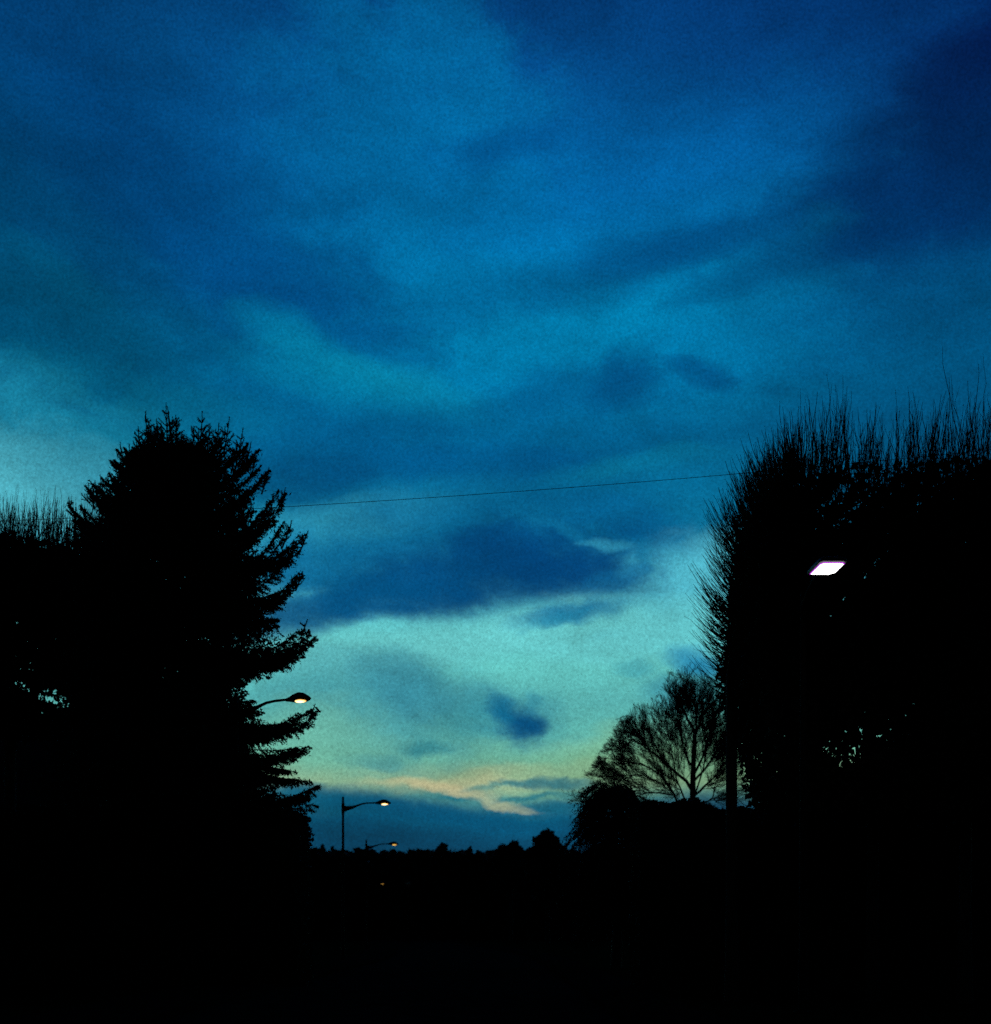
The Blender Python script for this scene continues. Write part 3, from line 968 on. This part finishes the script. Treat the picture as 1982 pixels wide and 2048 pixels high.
# ------------------------------------------------------------------ bare spreading tree
def bare_tree():
    D = 62.0
    s = D / FPX
    base = at(1385, 0, D); base[2] = 0
    root = thing('bare_tree', 'leafless round-crowned tree with fine spreading branches, rising behind the low right hedge', 'tree', base)
    G = lambda pts, dy: np.array([at(x, y, D) + [0, dy * i / (len(pts) - 1), 0] for i, (x, y) in enumerate(pts)])
    limbs = [([(1385, 1860 + 62), (1385, 1640), (1386, 1545), (1390, 1462)], 0, .20, .11),
             ([(1390, 1466), (1374, 1425), (1356, 1392), (1346, 1372), (1342, 1362)], .8, .10, .02),
             ([(1390, 1466), (1402, 1432), (1425, 1398), (1446, 1372)], -.8, .10, .02),
             ([(1390, 1466), (1392, 1425), (1386, 1390), (1382, 1352)], .6, .08, .015),
             ([(1380, 1530), (1362, 1492), (1358, 1448), (1350, 1418)], -1, .08, .02),
             ([(1384, 1580), (1372, 1560), (1330, 1524), (1300, 1500), (1268, 1478), (1236, 1490)], 1.2, .12, .02),
             ([(1300, 1500), (1280, 1462), (1262, 1428), (1236, 1440)], 1.0, .05, .015),
             ([(1330, 1524), (1306, 1470), (1300, 1430), (1290, 1400)], 1.0, .06, .015),
             ([(1388, 1548), (1412, 1504), (1428, 1455), (1446, 1420)], 1.2, .09, .02),
             ([(1388, 1562), (1418, 1522), (1448, 1470), (1470, 1440)], -1.2, .08, .02),
             ([(1370, 1640), (1345, 1590), (1310, 1548), (1270, 1528), (1215, 1530)], -1.2, .09, .02),
             ([(1330, 1572), (1290, 1550), (1250, 1550), (1220, 1556)], -1.6, .06, .012),
             ([(1372, 1605), (1350, 1560), (1340, 1500), (1320, 1460)], -2, .06, .012),
             ([(1390, 1590), (1430, 1560), (1470, 1510), (1500, 1490)], 2, .08, .012),
             ([(1388, 1610), (1425, 1600), (1436, 1560), (1440, 1520)], 1, .07, .012),
             ([(1300, 1500), (1272, 1474), (1244, 1462), (1222, 1452)], -1.0, .045, .012),
             ([(1268, 1478), (1234, 1474), (1204, 1496)], .6, .04, .012),
             ([(1345, 1590), (1300, 1580), (1260, 1590), (1225, 1600)], 1.4, .05, .012),
             ([(1388, 1600), (1405, 1540), (1410, 1480), (1420, 1440)], -1.5, .06, .012),
             ([(1268, 1478), (1240, 1500), (1225, 1506), (1212, 1520)], 1.6, .04, .012)]
    tr, br = Mesh(), Mesh()
    lev = []
    for k, (pts, dy, r0, r1) in enumerate(limbs):
        P = G(pts, dy)
        # resample to 10 points with wobble
        tt = np.linspace(0, 1, 12)[None]
        Q, _ = poly_at(P[None], tt)
        Q = Q[0]
        if k:
            Q[1:] += np.cumsum(rng.normal(size=(11, 3)), 0) * 0.03
        V, F = tubes(Q, (np.linspace(r0, r1, 12) * (1 if k == 0 else .8))[None], 8)
        (tr if k == 0 else br).add(V, F)
        if k:
            lev.append(Q)
    P = np.array(lev)
    R = np.clip(0.75 * np.linalg.norm(np.diff(P, axis=1), axis=-1).sum(1) + .9, 1.7, 3.2)
    centre = at(1375, 1590, D)
    spec = [(20, 0.85, .021), (11, 0.52, .010), (8, 0.55, .006), (3, .6, .0045)]
    for li, (m, ratio, r) in enumerate(spec):
        n = len(P)
        t = rng.uniform(0.12, 1.0, (n, m))
        C, T = poly_at(P, t)
        out = unit(C - centre)
        d = unit(T * 0.8 + rng.normal(size=T.shape) * 0.55 + out * 0.55 + [0, 0, 0.12])
        Ln = (R[:, None] * ratio * (1.15 - 0.5 * t) * rng.uniform(0.55, 1.15, (n, m))).ravel()
        C = C.reshape(-1, 3); d = d.reshape(-1, 3)
        if li == 0:
            Ln = np.minimum(Ln, 2.3)
        Q = curve_points(C, d, Ln, 7, np.array([0, 0, 0.06]), 0.22)
        # keep to the crown envelope
        qx = Q[:, -1, 0] / D * FPX + CX; qy = HZ - (Q[:, -1, 2] - EYE) / D * FPX
        top = np.interp(qx, [1120, 1170, 1200, 1235, 1265, 1310, 1330, 1385, 1450, 1500], [1575, 1545, 1500, 1440, 1410, 1395, 1342, 1338, 1365, 1440])
        ok = (qy > top - rng.uniform(-6, 6, len(qy))) & (qx > 1125) & (qy < 1650)
        Q, Ln = Q[ok], Ln[ok]
        V, F = tubes(Q, np.linspace(r, r * .55, 7)[None] + np.zeros((len(Q), 1)), 3)
        br.add(V, F)
        P, R = Q, Ln
        pass
    off = (-base[0], -base[1], 0)
    tr.build('trunk', M_bark, root).location = off
    br.build('branches', M_twig, root).location = off


rng = np.random.default_rng(23)
bare_tree()


# ------------------------------------------------------------------ drooping dark tree left of the bare one
def drooping_tree():
    D = 50.0
    s = D / FPX
    base = at(1232, 0, D); base[2] = 0
    root = thing('weeping_tree', 'dark drooping tree with hanging fronds, low on the right side of the road gap', 'tree', base)
    tr, br, lf = Mesh(), Mesh(), Mesh()
    top = at(1228, 1550, D)
    capped_tube(tr, [base, [base[0] + .1, D, 2.5], [base[0], D, 5], top], [.25, .19, .13, .03], 10)
    n = 220
    ph = rng.uniform(0, 6.28, n)
    z0 = rng.uniform(2.6, top[2] - 0.5, n)
    w = np.cos(ph)
    reach = np.where(w < 0, 2.9, 2.4) * np.interp(z0, [1, 3.5, 5.5, top[2]], [1.0, 1.0, .85, .45]) * rng.uniform(.6, 1.05, n)
    d = np.stack([np.cos(ph), np.sin(ph), rng.uniform(0.4, 0.8, n)], -1)
    S = np.stack([np.full(n, base[0]), np.full(n, D), z0], -1)
    bend = np.stack([np.zeros(n), np.zeros(n), rng.uniform(-1.3, -0.75, n)], -1)
    P = curve_points(S, d, reach, 8, bend, .08)
    V, F = tubes(P, np.linspace(.035, .01, 8)[None] + np.zeros((n, 1)), 5)
    br.add(V, F)
    m = 26
    t = rng.uniform(.15, 1, (n, m))
    C, T = poly_at(P, t)
    dd = unit(T * .9 + rng.normal(size=T.shape) * .38 + [0, 0, -.15])
    Q = curve_points(C.reshape(-1, 3), dd.reshape(-1, 3), rng.uniform(.4, 1.0, n * m), 6, np.array([0, 0, -.45]), .1)
    V, F = tubes(Q, np.linspace(.010, .005, 6)[None] + np.zeros((len(Q), 1)), 3)
    br.add(V, F)
    t = rng.uniform(.1, 1, (len(Q), 7))
    C, T = poly_at(Q, t)
    C = C.reshape(-1, 3) + rng.normal(size=(len(Q) * 7, 3)) * .03
    V, F = leaves(C, .07, .35)
    lf.add(V, F)
    off = (-base[0], -base[1], 0)
    tr.build('trunk', M_bark, root).location = off
    br.build('branches', M_twig, root).location = off
    lf.build('foliage', M_hedge, root).location = off


drooping_tree()


# ------------------------------------------------------------------ hedges
def hedge(name, label, x0, x1, y0, y1, h, n, wav=0.12, size=.06):
    mb, core = Mesh(), Mesh()
    base = np.array([(x0 + x1) / 2, (y0 + y1) / 2, 0])
    root = thing(name, label, 'hedge', base)
    nx = 24
    # core: a lumpy body just inside the leaves
    gx = np.linspace(x0 + .15, x1 - .15, nx)
    hh = h - .06 + wav * np.sin(gx * 1.7) * .5
    for i in range(nx - 1):
        a, b = gx[i], gx[i + 1]
        V = [[a, y0 + .15, 0], [b, y0 + .15, 0], [b, y0 + .15, hh[i + 1]], [a, y0 + .15, hh[i]], [a, y1 - .15, 0], [b, y1 - .15, 0], [b, y1 - .15, hh[i + 1]], [a, y1 - .15, hh[i]]]
        fs = [[0, 1, 2, 3], [5, 4, 7, 6], [3, 2, 6, 7]]
        if i == 0: fs.append([4, 0, 3, 7])
        if i == nx - 2: fs.append([1, 5, 6, 2])
        core.add(V, fs)
    C = []
    A_top, A_f, A_e = (x1 - x0) * (y1 - y0), (x1 - x0) * h, (y1 - y0) * h
    tot = A_top + 2 * A_f + 2 * A_e
    for A, kind in ((A_top, 't'), (A_f, 'f'), (A_f, 'b'), (A_e, 'l'), (A_e, 'r')):
        k = int(n * A / tot)
        u, v, w = rng.random(k), rng.random(k), rng.uniform(-.16, .06, k)
        xx = x0 + (x1 - x0) * u
        top = h + wav * (np.sin(xx * 1.7) * .5 + np.sin(xx * 5.1 + 1) * .3)
        if kind == 't': C.append(np.stack([xx, y0 + (y1 - y0) * v, top + w * .5 - .02], -1))
        if kind == 'f': C.append(np.stack([xx, y0 - w, v * top], -1))
        if kind == 'b': C.append(np.stack([xx, y1 + w, v * top], -1))
        ed = .06 * (1 - v) + .03 * np.sin(v * h * 3.3) + .03 * np.sin(v * h * 9)
        if kind == 'l': C.append(np.stack([x0 - w + ed, y0 + (y1 - y0) * u, v * h], -1))
        if kind == 'r': C.append(np.stack([x1 + w + ed, y0 + (y1 - y0) * u, v * h], -1))
    V, F = leaves(np.concatenate(C), size, .6)
    mb.add(V, F)
    off = (-base[0], -base[1], 0)
    core.build('stems', M_bark, root).location = off
    mb.build('foliage', M_hedge, root).location = off


hedge('hedge', 'tall clipped hedge end standing under the spruce, its straight edge by the road', -24.0, at(606, 0, 34.5)[0], 34.2, 35.8, at(0, 1628, 34.5)[2], 60000, size=.07)
hedge('hedge', 'long level hedge on the right, under the clipped trees and the bare tree', at(1268, 0, 31)[0], 19.0, 30.4, 32.0, at(0, 1614, 31)[2], 60000, wav=.26)


# ------------------------------------------------------------------ house behind the left trees
def house():
    x0, x1, y0, y1 = -34.0, -11.2, 47.0, 56.0
    eave, ridge = 6.6, at(0, 1440, 51.5)[2]
    c = ((x0 + x1) / 2, (y0 + y1) / 2, 0)
    root = thing('house', 'long unlit house with a pitched slate roof, behind the clipped trees on the left', 'house', c)
    off = (-c[0], -c[1], 0)
    ym = (y0 + y1) / 2
    w = Mesh()
    # walls with real window openings along the front
    wins = [(xa, z) for z in (1.0, 3.9) for xa in np.arange(x0 + 1.6, x1 - 2, 3.1)]
    ww, wh = 1.1, 1.5
    xsb = sorted({x0, x1} | {x for a, _ in wins for x in (a, a + ww)})
    zsb = [0, 1.0, 1.0 + wh, 3.9, 3.9 + wh, eave]
    for i in range(len(xsb) - 1):
        for j in range(len(zsb) - 1):
            a, b, p, q = xsb[i], xsb[i + 1], zsb[j], zsb[j + 1]
            if any(abs(a - wa) < 1e-6 and abs(p - z) < 1e-6 for wa, z in wins):
                continue
            w.add([[a, y0, p], [b, y0, p], [b, y0, q], [a, y0, q]], [[0, 1, 2, 3]])
    w.add([[x0, y1, 0], [x1, y1, 0], [x1, y1, eave], [x0, y1, eave]], [[1, 0, 3, 2]])
    for xx in (x0, x1):
        w.add([[xx, y0, 0], [xx, y1, 0], [xx, y1, eave], [xx, y0, eave]], [[0, 1, 2, 3]])
        w.add([[xx, y0, eave], [xx, y1, eave], [xx, ym, ridge - .1]], [[0, 1, 2]])
    w.build('wall', M_render, root).location = off
    r = Mesh()
    for sgn, ye in ((-1, y0 - .45), (1, y1 + .45)):
        t = .14
        V = [[x0 - .35, ye, eave - .25], [x1 + .35, ye, eave - .25], [x1 + .35, ym, ridge], [x0 - .35, ym, ridge]]
        V += [[p[0], p[1], p[2] + t] for p in V]
        r.add(V, [[0, 3, 2, 1], [4, 5, 6, 7], [0, 1, 5, 4], [1, 2, 6, 5], [3, 0, 4, 7]])
    rf = r.build('roof', M_slate, root); rf.location = off
    ch = Mesh(); box(ch, -28, -27.1, ym - .4, ym + .4, ridge - .4, ridge + .7); box(ch, -28.08, -27.02, ym - .48, ym + .48, ridge + .7, ridge + .8)
    ch.build('chimney', M_render, rf)
    for a, z in wins:
        f = Mesh()
        for (p, q, u, v) in ((a, a + .07, z, z + wh), (a + ww - .07, a + ww, z, z + wh), (a + .07, a + ww - .07, z, z + .07), (a + .07, a + ww - .07, z + wh - .07, z + wh), (a + ww / 2 - .03, a + ww / 2 + .03, z + .07, z + wh - .07)):
            box(f, p, q, y0 + .08, y0 + .14, u, v)
        fo = f.build('window', M_frame, root); fo.location = off
        g_ = Mesh(); g_.add([[a, y0 + .12, z], [a + ww, y0 + .12, z], [a + ww, y0 + .12, z + wh], [a, y0 + .12, z + wh]], [[0, 1, 2, 3]])
        g_.build('pane', M_glass, fo)


house()


# ------------------------------------------------------------------ distant wood and far single trees
def far_wood():
    mb = Mesh()
    n = 52000
    D0, D1 = 200.0, 214.0
    x = rng.uniform(-105, 105, n)
    y = rng.uniform(D0, D1, n)
    px = x / y * FPX + CX
    topy = np.interp(px, [560, 620, 632, 650, 668, 700, 735, 800, 825, 838, 862, 885, 905, 918, 930, 950, 985, 1000, 1050, 1085, 1120, 1150, 1180, 1260, 1500],
                     [1700, 1700, 1695, 1692, 1700, 1702, 1700, 1703, 1702, 1698, 1700, 1694, 1699, 1704, 1698, 1700, 1700, 1698, 1698, 1696, 1694, 1704, 1702, 1700, 1690])
    topy = topy + 3.0 * np.sin(px * .19) * np.sin(px * .07 + 2) + 1.5 * np.sin(px * .53 + y)
    top = (HZ - topy) / FPX * D0 + EYE
    z = top * rng.random(n)
    z = np.minimum(z, top - .2)
    V, F = leaves(np.stack([x, y, z], -1), .85, .75)
    mb.add(V, F)
    tag(mb.build('distant_wood', M_wood), 'low dark wood closing the end of the road on the skyline', 'wood', kind='stuff')


far_wood()


def far_tree(label, D, px, lobes, n, size, twiggy=False):
    base = at(px, 0, D); base[2] = 0
    root = thing('distant_tree', label, 'tree', base)
    s = D / FPX
    tr, lf = Mesh(), Mesh()
    topz = max(at(0, ly, D)[2] for lx, ly, r in lobes)
    capped_tube(tr, [base, base + [0, 0, topz * .5], base + [0, 0, topz]], [.32, .24, .06], 9)
    for lx, ly, r in lobes:
        c = at(lx, ly, D)
        q = np.stack([base + [0, 0, topz * .35] + (c - base - [0, 0, topz * .35]) * u for u in np.linspace(0, 1, 5)])
        V, F = tubes(q, np.linspace(.12, .04, 5)[None], 5); tr.add(V, F)
        k = int(n * r * r / sum(a[2] ** 2 for a in lobes))
        d = unit(rng.normal(size=(k, 3))) * (rng.random(k) ** .45)[:, None] * r * s * rng.uniform(.75, 1.15, (k, 1))
        d[:, 2] *= .9
        if twiggy:
            P = curve_points(c + d * .3, unit(d + [0, 0, .3]), np.full(k, r * s), 5, np.array([0, 0, .1]), .2)
            V, F = tubes(P, np.linspace(.03, .012, 5)[None] + np.zeros((k, 1)), 3); lf.add(V, F)
        else:
            V, F = leaves(c + d, size, .7); lf.add(V, F)
    off = (-base[0], -base[1], 0)
    tr.build('trunk', M_bark, root).location = off
    lf.build('crown', M_wood if not twiggy else M_twig, root).location = off


far_tree('round-lobed dark tree standing tallest on the far skyline, just left of the drooping tree', 150, 1095,
         [(1095, 1670, 13), (1078, 1682, 13), (1105, 1680, 13), (1092, 1695, 20), (1112, 1700, 18), (1075, 1704, 18), (1095, 1725, 30), (1120, 1740, 26), (1070, 1740, 26), (1095, 1770, 36)], 5200, .33)
far_tree('small bushy tree on the far skyline, left of the round-lobed tree', 170, 1022,
         [(1024, 1694, 10), (1030, 1690, 8), (1005, 1700, 12), (1035, 1700, 10), (1018, 1712, 18), (1000, 1720, 16), (1030, 1740, 24), (1005, 1760, 26)], 3200, .36)


# ------------------------------------------------------------------ curved-arm street lamps
E_warm = emitter('sodium_glow', (1.0, .78, .36), (1.0, .40, .03), 3.4, 1.0, (.20, .105))
E_far = emitter('sodium_glow_far', (1.0, .58, .13), (1.0, .45, .05), 1.0, .8, (.20, .105))
E_mid = emitter('sodium_glow_mid', (1.0, .62, .14), (1.0, .45, .05), 1.1, .8, (.20, .105))


def arm_lamp(label, head_px, head_py, D, yaw, glow, H_lamp=None, tilt=14):
    """steel mast, tapered bracket, S-curved arm and a domed head with a round bowl; local +x = arm direction"""
    head = at(head_px, head_py, D)
    ax = np.array([math.cos(yaw), math.sin(yaw)])
    bx, by = head[0] - ax[0] * 2.02, head[1] - ax[1] * 2.02
    root = thing('street_lamp', label, 'street lamp', (bx, by, 0), 'curved-arm street lamps on the left of the road')
    root.rotation_euler = (0, 0, yaw)
    Hh = head[2]
    pl = Mesh()
    capped_tube(pl, [[0, 0, .0], [0, 0, .9], [0, 0, .95], [0, 0, Hh - 1.0], [0, 0, Hh + .30]], [.095, .095, .075, .06, .055], 14)
    box(pl, -.16, .16, -.16, .16, .0, .03)
    pl.build('pole', M_pole, root, smooth=False)
    ar = Mesh()
    # arm: leaves the mast low, swells into a bracket, sweeps up to level
    P = np.array([[.03, 0, Hh - .30], [.25, 0, Hh - .27], [.50, 0, Hh - .22], [.75, 0, Hh - .12], [.98, 0, Hh - .04], [1.25, 0, Hh - .005], [1.55, 0, Hh + .005], [1.70, 0, Hh + .0]])
    R = [.16, .11, .072, .048, .040, .036, .036, .040]
    capped_tube(ar, P, R, 12)
    capped_tube(ar, [[.0, 0, Hh - .55], [0, 0, Hh - .02]], [.078, .078], 14)
    ar.build('arm', M_pole, root, smooth=True)
    # head: teardrop dome, flat below
    hd = Mesh()
    nu, nv = 22, 16
    xs_ = np.linspace(0, 1, nu)
    prof_w = np.interp(xs_, [0, .12, .3, .5, .7, .88, 1], [.045, .07, .125, .165, .16, .10, .012])
    prof_t = np.interp(xs_, [0, .12, .3, .5, .7, .88, 1], [.046, .08, .155, .195, .165, .085, .006])
    prof_b = np.interp(xs_, [0, .12, .3, .5, .7, .88, 1], [.046, .055, .078, .088, .08, .055, .006])
    rings = []
    for i in range(nu):
        ring = []
        for j in range(nv):
            a = 2 * math.pi * j / nv
            cz = math.sin(a)
            z = cz * (prof_t[i] if cz > 0 else prof_b[i])
            ring.append([1.62 + xs_[i] * .78, math.cos(a) * prof_w[i], z])
        rings.append(ring)
    V = np.array(rings)
    # roll the head a little towards the road users
    tl = math.radians(tilt)
    cy, sy_ = math.cos(tl), math.sin(tl)

    def roll(V):
        V = np.array(V, float)
        y, z = V[..., 1].copy(), V[..., 2].copy()
        V[..., 1] = y * cy - z * sy_
        V[..., 2] = y * sy_ + z * cy + Hh
        return V
    idx = np.arange(nu * nv).reshape(nu, nv)
    F = np.stack([idx[:-1], idx[1:], np.roll(idx[1:], -1, 1), np.roll(idx[:-1], -1, 1)], -1).reshape(-1, 4)
    hd.add(roll(V).reshape(-1, 3), F)
    hd.add(roll(V[0]), [list(range(nv))[:4]]) if False else None
    h = hd.build('lamp_head', M_head, root, smooth=True)
    # bowl: shallow ellipsoid hanging under the head
    bw = Mesh()
    nr, na = 8, 24
    VV = []
    for i in range(nr + 1):
        th = math.pi / 2 * i / nr
        for j in range(na):
            a = 2 * math.pi * j / na
            VV.append([.20 * math.sin(th) * math.cos(a), .105 * math.sin(th) * math.sin(a), -.036 * math.cos(th)])
    idx = np.arange((nr + 1) * na).reshape(nr + 1, na)
    F = np.stack([idx[:-1], np.roll(idx[:-1], -1, 1), np.roll(idx[1:], -1, 1), idx[1:]], -1).reshape(-1, 4)
    bw.add(VV, F)
    b = bw.build('lamp_glass', glow, h)
    cz = np.array([2.06, 0, -.056])
    p = roll(cz)
    b.location = p
    b.rotation_euler = (tl, 0, 0)
    return root


# tilt towards the camera (camera is on -y): roll so that the underside faces -y
arm_lamp('nearest lit curved-arm street lamp, its head poking out of the right side of the spruce', 598, 1398, 33.3, -.35, E_warm, tilt=-16)
arm_lamp('lit curved-arm street lamp with its whole mast visible against the sky', 767, 1606, 60.2, 0.05, E_warm, tilt=-22)
arm_lamp('far lit curved-arm street lamp whose mast top just clears the skyline', 787, 1688, 89.3, 0.18, E_mid, tilt=-24)
arm_lamp('smallest, most distant lit street lamp, an amber dot below the skyline', 764, 1767, 165.0, 0.1, E_far, tilt=-14)


# ------------------------------------------------------------------ white lamp in front of the right row
def white_lamp():
    # glass corners as they appear; flat glass seen from below
    Hh = 8.0
    cy0 = 21.1
    cx0 = (1657 - CX) / FPX * cy0
    root = thing('street_lamp', 'bright white flat-glass street lamp shining in front of the clipped trees on the right', 'street lamp', (cx0 + .12, cy0 + 2.2, 0))
    pl = Mesh()
    capped_tube(pl, [[0, 0, 0], [0, 0, 1.0], [0, 0, 1.05], [0, 0, Hh + .15]], [.10, .10, .08, .055], 14)
    box(pl, -.17, .17, -.17, .17, 0, .03)
    pl.build('pole', M_pole, root)
    ar = Mesh()
    capped_tube(ar, [[0, 0, Hh - .1], [-.02, -.5, Hh + .06], [-.08, -1.2, Hh + .1], [-.12, -1.95, Hh + .06]], [.05, .042, .036, .034], 10)
    ar.build('arm', M_pole, root, smooth=True)
    # head as a bevelled slab, rounded rear corner
    out = np.array([(-.34, .50), (-.30, -.36), (-.24, -.46), (.22, -.46), (.29, -.38), (.27, .36), (.14, .52)]) * .74
    c = np.array([-.12, -2.2])
    hd = Mesh()
    n = len(out)
    levels = [(1.06, -.035), (1.10, 0), (1.05, .06), (.80, .12), (.35, .14)]
    V = np.array([[c[0] + o[0] * k, c[1] + o[1] * k, Hh + z * .7] for k, z in levels for o in out])
    idx = np.arange(len(levels) * n).reshape(len(levels), n)
    F = np.stack([idx[:-1], np.roll(idx[:-1], -1, 1), np.roll(idx[1:], -1, 1), idx[1:]], -1).reshape(-1, 4)
    hd.add(V, F)
    hd.polys(V[-n:], [list(range(n))])
    h = hd.build('lamp_head', M_head, root)
    gl = Mesh()
    zb = Hh - .036
    gv = np.array([[c[0] + o[0] * .93, c[1] + o[1] * .93, zb] for o in out])
    lowv = np.array([[c[0] + o[0] * .90, c[1] + o[1] * .90, zb - .012] for o in out])
    gl.polys(lowv, [list(range(n))])
    m = bpy.data.materials.new('white_glow'); m.use_nodes = True
    b = m.node_tree.nodes['Principled BSDF']
    b.inputs['Emission Color'].default_value = (1.0, .97, .95, 1)
    b.inputs['Emission Strength'].default_value = 3.5
    nz = m.node_tree.nodes.new('ShaderNodeTexNoise'); nz.inputs['Scale'].default_value = 30
    m.node_tree.links.new(nz.outputs['Fac'], b.inputs['Roughness'])
    gl.build('lamp_glass', m, h)
    rim = Mesh()  # violet glow added round the glass, imitating the camera's colour fringing
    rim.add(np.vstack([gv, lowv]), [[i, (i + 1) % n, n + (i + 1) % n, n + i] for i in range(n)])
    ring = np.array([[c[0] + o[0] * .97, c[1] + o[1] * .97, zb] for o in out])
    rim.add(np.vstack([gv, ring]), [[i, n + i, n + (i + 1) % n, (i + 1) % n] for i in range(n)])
    m2 = bpy.data.materials.new('violet_fringe_glow'); m2.use_nodes = True
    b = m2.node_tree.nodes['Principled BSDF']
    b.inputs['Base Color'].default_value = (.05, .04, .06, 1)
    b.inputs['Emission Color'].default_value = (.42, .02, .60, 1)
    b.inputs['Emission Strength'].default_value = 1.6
    rim.build('violet_fringe_rim', m2, h)


white_lamp()

# ------------------------------------------------------------------ overhead cable
pts = [(-700, 1066), (0, 1040), (136, 1034), (564, 1012), (1118, 978), (1473, 949), (1700, 929), (1982, 901), (2700, 815)]
ppx = np.array([p[0] for p in pts], float); ppy = np.array([p[1] for p in pts], float)
co = np.polyfit(ppx, ppy, 2)
xs = np.linspace(-700, 2700, 60)
P = np.array([at(x, np.polyval(co, x), 24.9) for x in xs])
mb = Mesh()
capped_tube(mb, P, np.full(60, .0056), 6)
tag(mb.build('overhead_cable', M_cable), 'thin dark cable strung across the sky from behind the spruce to the right-hand trees', 'cable')


# ------------------------------------------------------------------ small round road sign far down the road
def road_sign():
    D = 120.0
    c = at(816, 1767, D)
    root = thing('road_sign', 'tiny dim round road sign beside the amber dot of the farthest lamp', 'sign', (c[0], c[1], 0))
    p = Mesh(); capped_tube(p, [[0, 0, 0], [0, 0, c[2] + .3]], [.035, .035], 10); p.build('post', M_pole, root)
    f = Mesh(); k = 28
    for y in (-.06, -.045):
        pass
    ring = [[.33 * math.cos(a), 0, .33 * math.sin(a)] for a in np.arange(k) * 2 * math.pi / k]
    V = np.array([[x, y, z + c[2]] for y in (-.065, -.045) for x, _, z in ring])
    f.add(V, [[i, (i + 1) % k, k + (i + 1) % k, k + i] for i in range(k)])
    f.polys(V[:k], [list(range(k))]); f.polys(V[k:], [list(range(k))[::-1]])
    fo = f.build('sign_face', M_sign, root)
    b = Mesh(); box(b, -.22, .22, -.075, -.066, c[2] - .05, c[2] + .05); b.build('sign_bar', M_signw, fo)


road_sign()

# ------------------------------------------------------------------ view
vs = scene.view_settings
vs.view_transform = 'Standard'
vs.look = 'None'
vs.exposure = 0.0
vs.gamma = 1.0
scene.render.engine = 'CYCLES'
scene.cycles.max_bounces = 3
scene.cycles.use_adaptive_sampling = True
scene.cycles.adaptive_threshold = 0.02
scene.cycles.adaptive_min_samples = 12
scene.cycles.use_denoising = False
world.cycles.sampling_method = 'MANUAL'
world.cycles.sample_map_resolution = 256
bpy.context.view_layer.update()
